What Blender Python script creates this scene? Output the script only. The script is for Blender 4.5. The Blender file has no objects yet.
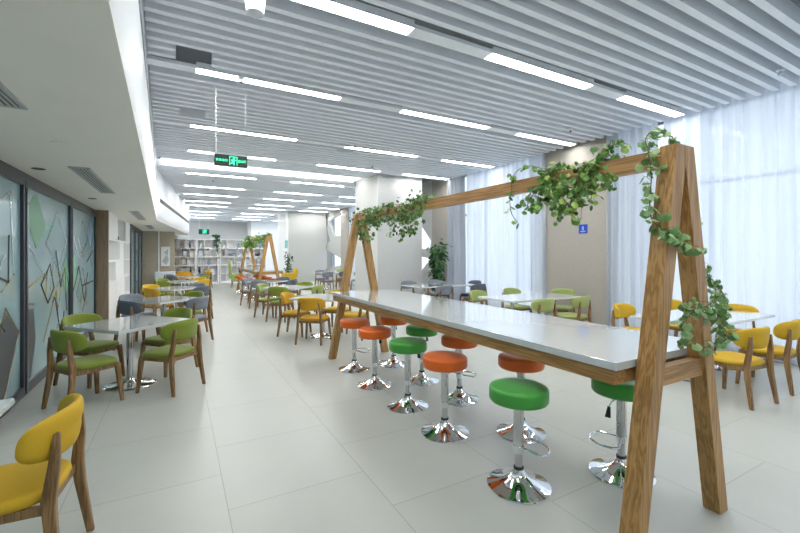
import bpy, math, random
from mathutils import Vector, Matrix
R = math.radians
scene = bpy.context.scene
COL = scene.collection
random.seed(7)

# ------------------------------------------------------------------ materials
def new_mat(name):
    m = bpy.data.materials.new(name); m.use_nodes = True
    nt = m.node_tree
    return m, nt, nt.nodes['Principled BSDF']

def simple(name, col, rough=.5, metal=0., spec=.5, noise=0., nscale=20., bump=0., coat=0., sheen=0.):
    m, nt, b = new_mat(name)
    b.inputs['Base Color'].default_value = (*col, 1)
    b.inputs['Roughness'].default_value = rough
    b.inputs['Metallic'].default_value = metal
    b.inputs['Specular IOR Level'].default_value = spec
    if coat: b.inputs['Coat Weight'].default_value = coat; b.inputs['Coat Roughness'].default_value = .08
    if sheen: b.inputs['Sheen Weight'].default_value = sheen
    if noise or bump:
        tc = nt.nodes.new('ShaderNodeTexCoord'); n = nt.nodes.new('ShaderNodeTexNoise')
        n.inputs['Scale'].default_value = nscale; n.inputs['Detail'].default_value = 5
        nt.links.new(tc.outputs['Object'], n.inputs['Vector'])
        if noise:
            r = nt.nodes.new('ShaderNodeValToRGB')
            r.color_ramp.elements[0].position = .3; r.color_ramp.elements[1].position = .7
            r.color_ramp.elements[0].color = (*[c * (1 - noise) for c in col], 1)
            r.color_ramp.elements[1].color = (*[min(1, c * (1 + noise)) for c in col], 1)
            nt.links.new(n.outputs['Fac'], r.inputs['Fac']); nt.links.new(r.outputs['Color'], b.inputs['Base Color'])
        if bump:
            bp = nt.nodes.new('ShaderNodeBump'); bp.inputs['Strength'].default_value = bump; bp.inputs['Distance'].default_value = .002
            nt.links.new(n.outputs['Fac'], bp.inputs['Height']); nt.links.new(bp.outputs['Normal'], b.inputs['Normal'])
    return m

def emis(name, col, s):
    m, nt, b = new_mat(name)
    b.inputs['Base Color'].default_value = (*col, 1)
    b.inputs['Emission Color'].default_value = (*col, 1); b.inputs['Emission Strength'].default_value = s
    return m

def wood(name, dark, light, axis='Z', rough=.45, scale=1.):
    m, nt, b = new_mat(name)
    tc = nt.nodes.new('ShaderNodeTexCoord'); mp = nt.nodes.new('ShaderNodeMapping')
    s = {'X': (.7, 14, 14), 'Y': (14, .7, 14), 'Z': (14, 14, .7)}[axis]
    mp.inputs['Scale'].default_value = [v * scale for v in s]
    n = nt.nodes.new('ShaderNodeTexNoise'); n.inputs['Scale'].default_value = 1.0; n.inputs['Detail'].default_value = 3; n.inputs['Distortion'].default_value = .25
    w = nt.nodes.new('ShaderNodeMath'); w.operation = 'MULTIPLY'; w.inputs[1].default_value = 34.
    sn = nt.nodes.new('ShaderNodeMath'); sn.operation = 'SINE'
    n2 = nt.nodes.new('ShaderNodeTexNoise'); n2.inputs['Scale'].default_value = 5.; n2.inputs['Detail'].default_value = 6
    ad = nt.nodes.new('ShaderNodeMath'); ad.operation = 'MULTIPLY_ADD'; ad.inputs[1].default_value = .28
    r = nt.nodes.new('ShaderNodeValToRGB')
    r.color_ramp.elements[0].position = .15; r.color_ramp.elements[1].position = .8
    r.color_ramp.elements[0].color = (*dark, 1); r.color_ramp.elements[1].color = (*light, 1)
    L = nt.links.new
    L(tc.outputs['Object'], mp.inputs['Vector']); L(mp.outputs['Vector'], n.inputs['Vector']); L(mp.outputs['Vector'], n2.inputs['Vector'])
    L(n.outputs['Fac'], w.inputs[0]); L(w.outputs[0], sn.inputs[0]); L(sn.outputs[0], ad.inputs[0]); L(n2.outputs['Fac'], ad.inputs[2])
    L(ad.outputs[0], r.inputs['Fac']); L(r.outputs['Color'], b.inputs['Base Color'])
    b.inputs['Roughness'].default_value = rough
    bp = nt.nodes.new('ShaderNodeBump'); bp.inputs['Strength'].default_value = .15; bp.inputs['Distance'].default_value = .001
    L(ad.outputs[0], bp.inputs['Height']); L(bp.outputs['Normal'], b.inputs['Normal'])
    return m

M = {}
M['oak'] = wood('oak_upright', (.29, .145, .04), (.50, .285, .10), 'Z', .42, 1.5)
M['oak_y'] = wood('oak_long', (.27, .135, .038), (.46, .255, .09), 'Y', .42, 1.5)
M['oak_x'] = wood('oak_cross', (.29, .145, .04), (.50, .285, .10), 'X', .42, 1.5)
M['chair_wood'] = wood('chair_wood', (.15, .08, .03), (.33, .19, .08), 'Z', .4, 1.6)
M['top'] = simple('white_tabletop', (.62, .66, .67), .05, spec=.7, coat=1., noise=.02, nscale=30)
M['chrome'] = simple('chrome', (.86, .87, .88), .045, 1.)
M['chrome_soft'] = simple('chrome_satin', (.62, .63, .64), .07, 1.)
M['black'] = simple('black_plastic', (.012, .012, .013), .35)
M['orange'] = simple('orange_vinyl', (.74, .135, .012), .32, bump=.15, nscale=90)
M['green'] = simple('green_vinyl', (.055, .34, .045), .32, bump=.15, nscale=90)
M['lime'] = simple('lime_fabric', (.195, .25, .022), .8, noise=.12, nscale=300, bump=.3, sheen=.2)
M['pale_lime'] = simple('pale_lime_fabric', (.32, .39, .12), .8, noise=.1, nscale=300, bump=.3, sheen=.2)
M['yellow'] = simple('yellow_fabric', (.58, .365, .012), .7, noise=.08, nscale=300, bump=.3)
M['amber'] = simple('amber_fabric', (.58, .32, .012), .7, noise=.08, nscale=300, bump=.3)
M['grey'] = simple('grey_fabric', (.20, .225, .27), .8, noise=.1, nscale=300, bump=.3)
M['dgrey'] = simple('dark_grey_fabric', (.10, .12, .15), .8, noise=.1, nscale=300, bump=.3)
M['white'] = simple('white_paint', (.86, .87, .87), .5, noise=.01, nscale=3)
M['fascia'] = simple('fascia_paint', (.80, .83, .87), .45)
M['soffit'] = simple('soffit_paint', (.93, .89, .82), .6, noise=.015, nscale=2)
M['slat'] = simple('slat_metal', (.86, .90, .95), .42, noise=.02, nscale=4)
M['slab'] = simple('ceiling_void', (.36, .39, .41), .8, noise=.1, nscale=3)
M['wall_beige'] = simple('beige_wall', (.40, .375, .335), .7, noise=.05, nscale=30)
M['wall_grey'] = simple('grey_wall', (.54, .55, .54), .7, noise=.03, nscale=20)
M['wall_white'] = simple('white_wall', (.84, .87, .90), .6, noise=.01, nscale=10)
M['brown_panel'] = wood('brown_panel', (.235, .165, .10), (.30, .215, .14), 'Z', .5)
M['frame'] = simple('dark_frame', (.045, .05, .065), .3, .3)
M['steel'] = simple('frame_steel', (.35, .37, .42), .25, .9)
M['gold'] = simple('gold_line', (.72, .58, .30), .22, .9)
M['mirror'] = simple('mirror_line', (.80, .84, .86), .08, 1.)
M['dark_line'] = simple('dark_line', (.05, .07, .07), .25)
M['decal_grey'] = simple('grey_decal', (.09, .095, .11), .35)
M['decal_green'] = simple('green_decal', (.17, .40, .23), .35)
M['decal_blue'] = simple('blue_decal', (.15, .25, .36), .35)
M['pot'] = simple('white_pot', (.7, .7, .7), .35)
M['soil'] = simple('soil', (.05, .03, .02), .9, noise=.3)
M['bark'] = simple('vine_stem', (.14, .16, .05), .7, noise=.2, nscale=60)
M['vent'] = simple('vent_metal', (.55, .56, .55), .4)
M['vent_dark'] = simple('vent_dark', (.10, .10, .10), .6)
M['blue'] = simple('blue_sign', (.01, .07, .55), .3)
M['tube'] = emis('light_diffuser', (1., .985, .95), 21.)
M['cove'] = emis('luminous_panel', (1., .985, .96), 2.6)
M['exit_face'] = simple('exit_face', (.005, .03, .02), .35)
M['exit_green'] = emis('exit_green', (.05, .85, .42), 1.6)
M['teal_sign'] = simple('teal_sign', (.22, .58, .58), .4)
M['item_dark'] = simple('item_dark', (.03, .04, .04), .4)
M['item_blue'] = simple('item_blue', (.30, .38, .52), .5)
M['item_tan'] = simple('item_tan', (.40, .30, .18), .5)
M['item_white'] = simple('item_white', (.68, .72, .75), .4)
M['red'] = simple('red_cover', (.42, .03, .02), .5)

def frosted():
    m, nt, b = new_mat('frosted_glass')
    tc = nt.nodes.new('ShaderNodeTexCoord'); n = nt.nodes.new('ShaderNodeTexNoise'); n.inputs['Scale'].default_value = .8
    r = nt.nodes.new('ShaderNodeValToRGB')
    r.color_ramp.elements[0].color = (.25, .42, .47, 1); r.color_ramp.elements[1].color = (.36, .55, .60, 1)
    r.color_ramp.elements[0].position = .3; r.color_ramp.elements[1].position = .7
    nt.links.new(tc.outputs['Object'], n.inputs['Vector']); nt.links.new(n.outputs['Fac'], r.inputs['Fac'])
    nt.links.new(r.outputs['Color'], b.inputs['Base Color'])
    b.inputs['Roughness'].default_value = .22; b.inputs['Coat Weight'].default_value = .5; b.inputs['Coat Roughness'].default_value = .05
    return m
M['frosted'] = frosted()

def clear_glass():
    m = bpy.data.materials.new('window_glass'); m.use_nodes = True; nt = m.node_tree; nt.nodes.clear()
    o = nt.nodes.new('ShaderNodeOutputMaterial'); t = nt.nodes.new('ShaderNodeBsdfTransparent'); g = nt.nodes.new('ShaderNodeBsdfGlossy'); mx = nt.nodes.new('ShaderNodeMixShader')
    t.inputs[0].default_value = (.93, .96, .97, 1); g.inputs['Roughness'].default_value = .02; mx.inputs[0].default_value = .06
    nt.links.new(t.outputs[0], mx.inputs[1]); nt.links.new(g.outputs[0], mx.inputs[2]); nt.links.new(mx.outputs[0], o.inputs[0])
    return m
M['glass'] = clear_glass()

def sheer(name, tr, col):
    m = bpy.data.materials.new(name); m.use_nodes = True; nt = m.node_tree; nt.nodes.clear()
    o = nt.nodes.new('ShaderNodeOutputMaterial'); t = nt.nodes.new('ShaderNodeBsdfTransparent')
    d = nt.nodes.new('ShaderNodeBsdfDiffuse'); l = nt.nodes.new('ShaderNodeBsdfTranslucent')
    m1 = nt.nodes.new('ShaderNodeMixShader'); m2 = nt.nodes.new('ShaderNodeMixShader')
    d.inputs[0].default_value = (*col, 1); l.inputs[0].default_value = (*col, 1)
    m1.inputs[0].default_value = .55; m2.inputs[0].default_value = 1 - tr
    # the weave looks denser where the cloth turns edge-on
    lw = nt.nodes.new('ShaderNodeLayerWeight'); lw.inputs[0].default_value = .35
    mr = nt.nodes.new('ShaderNodeMapRange'); mr.inputs[3].default_value = 1 - tr; mr.inputs[4].default_value = 1.
    nt.links.new(lw.outputs['Facing'], mr.inputs[0]); nt.links.new(mr.outputs[0], m2.inputs[0])
    nt.links.new(d.outputs[0], m1.inputs[1]); nt.links.new(l.outputs[0], m1.inputs[2])
    nt.links.new(t.outputs[0], m2.inputs[1]); nt.links.new(m1.outputs[0], m2.inputs[2]); nt.links.new(m2.outputs[0], o.inputs[0])
    return m
M['case'] = simple('bookcase_white', (.92, .93, .95), .5)
M['sheer'] = sheer('sheer_voile', .22, (.80, .85, .93))
M['grey_drape'] = sheer('grey_drape', .0, (.46, .48, .52))
M['drape'] = sheer('lined_voile', .03, (.66, .70, .76))

def floor_mat():
    m, nt, b = new_mat('stone_floor_tiles')
    L = nt.links.new
    tc = nt.nodes.new('ShaderNodeTexCoord'); mp = nt.nodes.new('ShaderNodeMapping')
    sp = nt.nodes.new('ShaderNodeSeparateXYZ'); cb = nt.nodes.new('ShaderNodeCombineXYZ')
    mp.inputs['Location'].default_value = (-.27 + 9, -2.2 + 9, 0)
    br = nt.nodes.new('ShaderNodeTexBrick')
    br.inputs['Scale'].default_value = 1.; br.inputs['Brick Width'].default_value = .9; br.inputs['Row Height'].default_value = .9
    br.inputs['Mortar Size'].default_value = .0035; br.inputs['Mortar Smooth'].default_value = .1; br.offset = .5
    br.inputs['Color1'].default_value = (.455, .475, .445, 1); br.inputs['Color2'].default_value = (.48, .50, .47, 1)
    br.inputs['Mortar'].default_value = (.33, .345, .31, 1)
    n = nt.nodes.new('ShaderNodeTexNoise'); n.inputs['Scale'].default_value = 2.2; n.inputs['Detail'].default_value = 8; n.inputs['Roughness'].default_value = .6
    mr = nt.nodes.new('ShaderNodeMapRange'); mr.inputs[1].default_value = .3; mr.inputs[2].default_value = .7; mr.inputs[3].default_value = .97; mr.inputs[4].default_value = 1.03
    mx = nt.nodes.new('ShaderNodeVectorMath'); mx.operation = 'SCALE'
    L(tc.outputs['Object'], mp.inputs[0]); L(mp.outputs[0], sp.inputs[0]); L(sp.outputs[1], cb.inputs[0]); L(sp.outputs[0], cb.inputs[1])
    L(cb.outputs[0], br.inputs['Vector']); L(tc.outputs['Object'], n.inputs['Vector']); L(n.outputs['Fac'], mr.inputs[0])
    L(br.outputs['Color'], mx.inputs[0]); L(mr.outputs[0], mx.inputs['Scale']); L(mx.outputs[0], b.inputs['Base Color'])
    b.inputs['Roughness'].default_value = .30
    mr2 = nt.nodes.new('ShaderNodeMapRange'); mr2.inputs[1].default_value = .3; mr2.inputs[2].default_value = .7; mr2.inputs[3].default_value = .29; mr2.inputs[4].default_value = .33
    L(n.outputs['Fac'], mr2.inputs[0]); L(mr2.outputs[0], b.inputs['Roughness'])
    return m
M['floor'] = floor_mat()

def leaf_mat(name, c0, c1, c2):
    m, nt, b = new_mat(name)
    g = nt.nodes.new('ShaderNodeNewGeometry'); r = nt.nodes.new('ShaderNodeValToRGB')
    r.color_ramp.elements[0].color = (*c0, 1); r.color_ramp.elements[1].color = (*c2, 1)
    e = r.color_ramp.elements.new(.6); e.color = (*c1, 1)
    nt.links.new(g.outputs['Random Per Island'], r.inputs['Fac']); nt.links.new(r.outputs['Color'], b.inputs['Base Color'])
    b.inputs['Roughness'].default_value = .5
    return m
M['leaf'] = leaf_mat('ivy_leaf', (.05, .15, .02), (.13, .30, .045), (.40, .52, .14))
M['leaf_deep'] = leaf_mat('deep_ivy_leaf', (.025, .09, .015), (.07, .19, .03), (.20, .34, .07))
M['leaf_pale'] = leaf_mat('round_leaf', (.08, .20, .05), (.20, .38, .13), (.46, .60, .30))
M['leaf_dark'] = leaf_mat('shrub_leaf', (.012, .05, .018), (.03, .11, .03), (.09, .22, .07))

# ------------------------------------------------------------------ mesh builder
class MB:
    def __init__(s): s.v = []; s.f = []
    def add(s, vs, fs):
        n = len(s.v); s.v += [tuple(v) for v in vs]; s.f += [tuple(i + n for i in f) for f in fs]; return s
    def box(s, x0, x1, y0, y1, z0, z1):
        return s.add([(x0, y0, z0), (x1, y0, z0), (x1, y1, z0), (x0, y1, z0), (x0, y0, z1), (x1, y0, z1), (x1, y1, z1), (x0, y1, z1)],
                     [(3, 2, 1, 0), (4, 5, 6, 7), (0, 1, 5, 4), (1, 2, 6, 5), (2, 3, 7, 6), (3, 0, 4, 7)])
    def prism(s, pts, axis, a0, a1):
        """polygon pts (2-D) extruded along axis between a0 and a1"""
        def P(p, a):
            return {'X': (a, p[0], p[1]), 'Y': (p[0], a, p[1]), 'Z': (p[0], p[1], a)}[axis]
        n = len(pts)
        vs = [P(p, a0) for p in pts] + [P(p, a1) for p in pts]
        fs = [tuple(range(n))[::-1], tuple(range(n, 2 * n))] + [(i, (i + 1) % n, n + (i + 1) % n, n + i) for i in range(n)]
        return s.add(vs, fs)
    def lathe(s, prof, seg=32, c=(0, 0, 0), cap=True):
        vs = []; fs = []
        for r, z in prof:
            for k in range(seg):
                a = 2 * math.pi * k / seg; vs.append((c[0] + r * math.cos(a), c[1] + r * math.sin(a), c[2] + z))
        for i in range(len(prof) - 1):
            for k in range(seg):
                k2 = (k + 1) % seg; fs.append((i * seg + k, i * seg + k2, (i + 1) * seg + k2, (i + 1) * seg + k))
        if cap: fs.append(tuple(range(seg))[::-1]); fs.append(tuple(range((len(prof) - 1) * seg, len(prof) * seg)))
        return s.add(vs, fs)
    def tube(s, path, r, seg=8, closed=False, r2=None):
        P = [Vector(p) for p in path]; n = len(P); vs = []; fs = []
        up = Vector((0, 0, 1)); prev = None
        for i, p in enumerate(P):
            if closed: d = P[(i + 1) % n] - P[i - 1]
            else: d = P[min(i + 1, n - 1)] - P[max(i - 1, 0)]
            d.normalize()
            if prev is None:
                a = d.cross(up) if abs(d.z) < .95 else d.cross(Vector((1, 0, 0)))
            else: a = prev - d * prev.dot(d)
            a.normalize(); prev = a; b = d.cross(a)
            rr = r if r2 is None else r + (r2 - r) * i / (n - 1)
            for k in range(seg):
                t = 2 * math.pi * k / seg; vs.append(p + a * rr * math.cos(t) + b * rr * math.sin(t))
        m = n if closed else n - 1
        for i in range(m):
            j = (i + 1) % n
            for k in range(seg):
                k2 = (k + 1) % seg; fs.append((i * seg + k, i * seg + k2, j * seg + k2, j * seg + k))
        if not closed: fs.append(tuple(range(seg))[::-1]); fs.append(tuple(range((n - 1) * seg, n * seg)))
        return s.add(vs, fs)
    def plank(s, st):
        """stations (x,y,z,w,d): rectangular section in the XY plane, w along X, d along Y"""
        vs = []; fs = []
        for x, y, z, w, d in st:
            vs += [(x - w / 2, y - d / 2, z), (x + w / 2, y - d / 2, z), (x + w / 2, y + d / 2, z), (x - w / 2, y + d / 2, z)]
        for i in range(len(st) - 1):
            for k in range(4):
                k2 = (k + 1) % 4; fs.append((i * 4 + k, i * 4 + k2, i * 4 + 4 + k2, i * 4 + 4 + k))
        fs.append((3, 2, 1, 0)); n = 4 * (len(st) - 1); fs.append((n, n + 1, n + 2, n + 3))
        return s.add(vs, fs)
    def bar2(s, p, q, w, axis, a0, a1):
        """a straight strip from p to q (2-D) of width w, extruded along axis"""
        d = Vector((q[0] - p[0], q[1] - p[1])); d.normalize(); n = Vector((-d.y, d.x)) * w / 2
        e = d * w * .3
        return s.prism([(p[0] - n.x - e.x, p[1] - n.y - e.y), (q[0] - n.x + e.x, q[1] - n.y + e.y), (q[0] + n.x + e.x, q[1] + n.y + e.y), (p[0] + n.x - e.x, p[1] + n.y - e.y)], axis, a0, a1)
    def build(s, name, mat, parent=None, smooth=False, bevel=0., seg=2, angle=35):
        me = bpy.data.meshes.new(name); me.from_pydata(s.v, [], s.f); me.validate()
        me.materials.append(mat)
        if smooth:
            me.polygons.foreach_set('use_smooth', [True] * len(me.polygons)); me.set_sharp_from_angle(angle=R(angle))
        o = bpy.data.objects.new(name, me); COL.objects.link(o)
        import bmesh
        bm = bmesh.new(); bm.from_mesh(me); bmesh.ops.recalc_face_normals(bm, faces=bm.faces); bm.to_mesh(me); bm.free()
        if bevel:
            b = o.modifiers.new('edge', 'BEVEL'); b.width = bevel; b.segments = seg; b.limit_method = 'ANGLE'; b.angle_limit = R(30)
        if parent: o.parent = parent
        return o

def tag(o, label, cat, group=None):
    o['label'] = label; o['category'] = cat
    if group: o['group'] = group
    return o
def empty(name, loc=(0, 0, 0), rz=0.):
    o = bpy.data.objects.new(name, None); COL.objects.link(o); o.location = loc; o.rotation_euler = (0, 0, rz)
    o.empty_display_size = .1
    return o
def struct(o):
    o['kind'] = 'structure'; return o
def copy_tree(o, parent=None):
    c = o.copy(); COL.objects.link(c); c.parent = parent
    for ch in [k for k in SRC_CHILDREN.get(o.name, [])]: 
        copy_tree(ch, c)
    return c
SRC_CHILDREN = {}
def register(root):
    """remember the children of a prototype (so that copies can be made without searching)"""
    def rec(o):
        ch = [k for k in bpy.data.objects if k.parent == o]
        SRC_CHILDREN[o.name] = ch
        for k in ch: rec(k)
    rec(root)
USED = set()
def place(proto, loc, rz, label, cat, group):
    if proto.name not in USED: USED.add(proto.name); o = proto
    else: o = copy_tree(proto)
    o.location = loc; o.rotation_euler = (0, 0, rz)
    return tag(o, label, cat, group)

# ------------------------------------------------------------------ the room
CZ = 3.85      # underside of the slats
FX = -.28      # fascia of the lowered ceiling
WX = 7.45      # window wall
struct(MB().box(-1.9, 8.3, -4.2, 31.3, -.15, 0).build('floor', M['floor']))
struct(MB().box(-1.9, 8.3, -4.2, 31.3, 4.25, 4.4).build('ceiling', M['slab']))
rows = [-1.0, 1.3, 3.56, 5.62, 8.1, 10.08, 12.9, 15.3, 17.4, 19.6, 21.4, 24.4, 26.4, 28.6]
spans = [(.2, 2.1), (3.15, 4.95), (5.7, 7.3)]
def blocked(y0, y1):
    return any(y0 < r + .10 and y1 > r - .10 for r in rows) or (y1 > 11.1 and y0 < 12.0)
sl = MB(); y = -3.9; P0 = .188
cuts = {(5.25): (-.02, .36), (7.3): (.02, .40), (8.25): (3.05, 3.42)}
def soffit_x(y):
    return -.17 - .026 * y if y < 12.6 else -.4976 + (y - 12.6) * (.98 / 9.4)
while y < 31:
    if not blocked(y, y + .072):
        x0, x1 = soffit_x(y) if y < 22 else .45, WX - .12
        x0 += .012
        seg = [(x0, x1)]
        for cy, (a, b) in cuts.items():
            if abs(y + .03 - cy) < .11: seg = [(x0, a), (b, x1)]
        if 10.25 < y < 12.1: seg = [(x0, 5.0)]
        for a, b in seg: sl.box(a, b, y, y + .072, CZ, CZ + .17)
    y += P0
struct(sl.build('ceiling_slats', M['slat']))
# flat boards that carry the light fittings
bd = MB()
for r in rows:
    xs = soffit_x(r) if r < 22 else .45
    xe = 5.0 if 10.25 < r < 12.1 else WX - .12
    cur = xs
    for a, b in spans:
        if b > xe: continue
        if a > cur: bd.box(cur, a, r - .085, r + .085, CZ + .01, CZ + .05)
        cur = b
        bd.box(a, b, r - .085, r - .075, CZ + .01, CZ + .09); bd.box(a, b, r + .075, r + .085, CZ + .01, CZ + .09)
    bd.box(cur, xe, r - .085, r + .085, CZ + .01, CZ + .05)
struct(bd.build('ceiling_board', M['slat']))
def mk_light(x0, x1):
    w = (x1 - x0) / 2
    e = empty('ceiling_light')
    MB().box(-w, w, -.074, .074, .035, .075).build('housing', M['white'], e)
    MB().box(-w + .01, w - .01, -.062, .062, .018, .0345).build('diffuser', M['tube'], e)
    register(e); return e
names_r = ['behind the viewer', 'overhead', 'first', 'second', 'third', 'fourth', 'fifth', 'sixth', 'seventh', 'eighth', 'ninth', 'tenth', 'eleventh', 'twelfth']
where = ['beside the lowered ceiling edge', 'in the middle run', 'nearest the window curtains']
for k, (a, b) in enumerate(spans):
    pr = mk_light(a, b)
    for i, r in enumerate(rows):
        if 10.25 < r < 12.1 and b > 5.0: continue
        lab = 'strip light %s, %s' % (where[k], ('%s row ahead of the viewer' % names_r[i]) if i > 1 else ('row %s' % names_r[i]))
        place(pr, ((a + b) / 2, r, CZ), 0, lab, 'ceiling light', 'recessed strip lights between the ceiling slats')
e = empty('luminous_ceiling_panel', ((soffit_x(11.5) + 5.0) / 2, 11.55, CZ))
hw = (5.0 - FX) / 2 - .01
MB().box(-hw, hw, -.40, .40, .02, .05).build('diffuser', M['cove'], e)
fr = MB(); fr.box(-hw, hw, -.44, -.40, 0, .08); fr.box(-hw, hw, .40, .44, 0, .08); fr.build('frame', M['white'], e)
tag(e, 'broad glowing white ceiling panel crossing the hall at the pillar', 'ceiling light')

# lowered ceiling on the left, its fascia and the slanting length beyond it
struct(MB().prism([(-1.8, -4), (soffit_x(-4), -4), (soffit_x(12.6), 12.6), (soffit_x(22), 22), (soffit_x(22), 22.39), (-1.8, 22.39)], 'Z', 2.47, 2.62).build('ceiling_soffit', M['soffit']))
def run(y0, y1, o0, o1, z0, z1):
    return MB().prism([(soffit_x(y0) + o0, y0), (soffit_x(y0) + o1, y0), (soffit_x(y1) + o1, y1), (soffit_x(y1) + o0, y1)], 'Z', z0, z1)
struct(run(-4, 12.6, -.1, 0, 2.471, 4.249).build('ceiling_fascia', M['fascia']))
struct(run(12.6, 22, -.1, 0, 2.471, 4.249).build('ceiling_fascia', M['fascia']))
struct(run(-4, 12.6, 0, .010, CZ - .34, CZ - .30).build('trim_1', M['steel']))
struct(run(13.2, 21.8, 0, .012, 3.02, 3.12).build('trim_2', M['vent_dark']))

# ---- left wall : sliding frosted doors
WL = -1.5
struct(MB().box(-1.9, -1.75, -4.2, 22.4, 0, 4.25).build('wall_left', M['wall_white']))
struct(MB().box(-1.9, 8.3, -4.2, -4.0, 0, 4.25).build('wall_front', M['wall_white']))
struct(MB().box(-1.75, WL + .01, -4, 10.3, 2.38, 2.47).build('trim_3', M['frame']))
def glass_door(idx, y0, y1, x=WL, handle=True, deco=None):
    d = empty('door_%d' % idx, (x, (y0 + y1) / 2, 0)); struct(d)
    h = (y1 - y0) / 2
    f = MB(); t = .05
    f.box(-.04, .03, -h, -h + t, 0, 2.38); f.box(-.04, .03, h - t, h, 0, 2.38)
    f.box(-.04, .03, -h + t, h - t, 0, .11); f.box(-.04, .03, -h + t, h - t, 2.32, 2.38)
    f.build('door_frame', M['frame'], d, bevel=.003)
    MB().box(-.015, .0, -h + t, h - t, .11, 2.32).build('door_glass', M['frosted'], d)
    MB().box(.03, .042, -h + .004, -h + t - .01, .02, 2.3).build('edge_strip', M['steel'], d)
    if handle:
        hb = MB(); hb.tube([(.07, -h + .16, .55), (.07, -h + .16, 1.75)], .016, 10)
        for z in (.65, 1.65): hb.tube([(.0, -h + .16, z), (.07, -h + .16, z)], .009, 8)
        hb.build('door_handle', M['steel'], d, smooth=True)
    for kind, shapes in (deco or {}).items():
        m = MB()
        for shp in shapes:
            if kind.startswith('decal'): m.prism(shp, 'X', .0005, .004)
            else:
                for p, q in zip(shp[:-1], shp[1:]): m.bar2(p, q, .022, 'X', .0005, .006)
        m.build('%s' % {'decal_green': 'green_lozenge', 'decal_grey': 'grey_lozenge', 'decal_blue': 'blue_lozenge', 'gold': 'gold_outline', 'mirror': 'silver_outline', 'dark_line': 'dark_outline'}[kind], M[kind], d)
    return d
def loz(c, a, b, sk=0.):
    return [(c[0] - a, c[1] + sk), (c[0], c[1] + b), (c[0] + a, c[1] - sk), (c[0], c[1] - b)]
def ring(p): return p + [p[0]]
# y in the door's own frame (0 in the middle, negative = towards the viewer)
decoA = {'mirror': [ring([(.1, 1.95), (.75, 2.2), (.85, 1.35), (.4, 1.15)]), [(-.3, 2.2), (.3, 1.7), (.0, 1.3)], [(.6, 1.55), (.15, 1.1), (.6, .8)]],
         'decal_grey': [[(.1, .35), (.62, .98), (.98, .72), (.55, .12)]], 'gold': [ring([(.08, .33), (.62, 1.02), (1.0, .73), (.56, .1)])],
         'dark_line': [[(.2, 1.4), (.7, 1.28), (.72, 1.75)]]}
decoB = {'decal_green': [loz((-.60, 1.97), .42, .34, .06), loz((.86, 1.24), .22, .30, .05)],
         'decal_grey': [[(-1.0, .95), (-.72, .92), (-.62, .55), (-.82, .12), (-1.0, .25)]],
         'gold': [[(-1.0, 1.0), (-.7, .97)], [(-.9, 1.18), (-.15, 1.32), (-.2, 1.02)], [(-.3, .45), (.3, 1.05), (.45, .6), (-.1, .15)]],
         'mirror': [ring([(-.2, 1.7), (.35, 2.15), (.9, 1.75), (.4, 1.35)]), [(-.95, 1.7), (-.2, 1.25), (.25, 1.6)], ring([(.2, 1.45), (.65, 1.2), (.4, .8), (.0, 1.1)]), [(.1, .9), (.75, 1.45), (1.0, 1.1)]],
         'dark_line': [ring([(-.4, 1.18), (.0, 1.42), (.2, 1.1), (-.1, .92)]), [(.3, 1.6), (.55, 1.1), (.8, 1.35), (.9, .7)], [(.25, .95), (.6, .3), (.75, .7)]]}
decoC = {'decal_green': [loz((-.78, 1.26), .2, .30, .04)], 'decal_blue': [loz((.62, 2.0), .3, .30, -.05)],
         'mirror': [ring([(-.5, 1.85), (-.1, 2.15), (.3, 1.85), (-.1, 1.5)]), [(-.9, 1.9), (-.4, 1.5), (.2, 1.75), (.8, 1.3)], ring([(-.6, .9), (-.1, 1.3), (.3, .8), (-.2, .45)]), [(-.2, .5), (.7, 1.2)]],
         'dark_line': [[(-.9, .9), (-.4, 1.35), (.05, .7), (.35, 1.2)], [(.3, 1.42), (.85, 1.62)], [(-.1, 1.0), (.9, 1.02)]],
         'gold': [[(-.3, .7), (.1, 1.1), (.25, .6)]]}
glass_door(1, -3.95, -.75); glass_door(2, -.75, 1.45); glass_door(3, 1.45, 3.65, handle=False)
glass_door(4, 3.65, 5.86, handle=False, deco=decoA); glass_door(5, 5.88, 8.05, handle=False, deco=decoB); glass_door(6, 8.07, 10.24, handle=False, deco=decoC)
# pillar end clad in brown board, then the white wall unit, then more doors
struct(MB().box(-1.75, -1.27, 10.26, 10.34, 0, 2.47).build('wall_panel', M['brown_panel']))
e = empty('wall_shelf_unit', (-1.27, 12.45, 0)); y0, y1 = -2.1, 2.1
c = MB(); zs = [0, .42, .93, 1.40, 1.88, 2.46]
for i, z in enumerate(zs): c.box(-.30, 0, y0, y1, max(z - .02, 0), min(z + .02, 2.465))
c.box(-.30, -.28, y0, y1, 0, 2.46)
for yy in (y0, y1): c.box(-.30, 0, yy - .02 if yy > 0 else yy, yy if yy > 0 else yy + .02, 0, 2.46)
c.build('carcass', M['white'], e)
for i in range(1, 5):
    for yy in [(-.7, .9), (-1.1, .5), (-.3, 1.2), (-.9, .7)][i - 1]: MB().box(-.28, -.005, yy - .012, yy + .012, zs[i] + .02, zs[i + 1] - .02).build('divider', M['white'], e)
for (a, b, i) in [(-2.08, -.72, 4), (-.28, .49, 3), (-1.08, .48, 2), (.92, 2.08, 4), (-2.08, -.92, 1), (-.88, .68, 1), (-2.08, 2.08, 0)]:
    MB().box(-.012, .006, a, b, zs[i] + .025, zs[i + 1] - .025).build('cupboard_door', M['white'], e, bevel=.003)
tag(e, 'tall white built-in wall unit beside the brown board end', 'wall unit')
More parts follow.
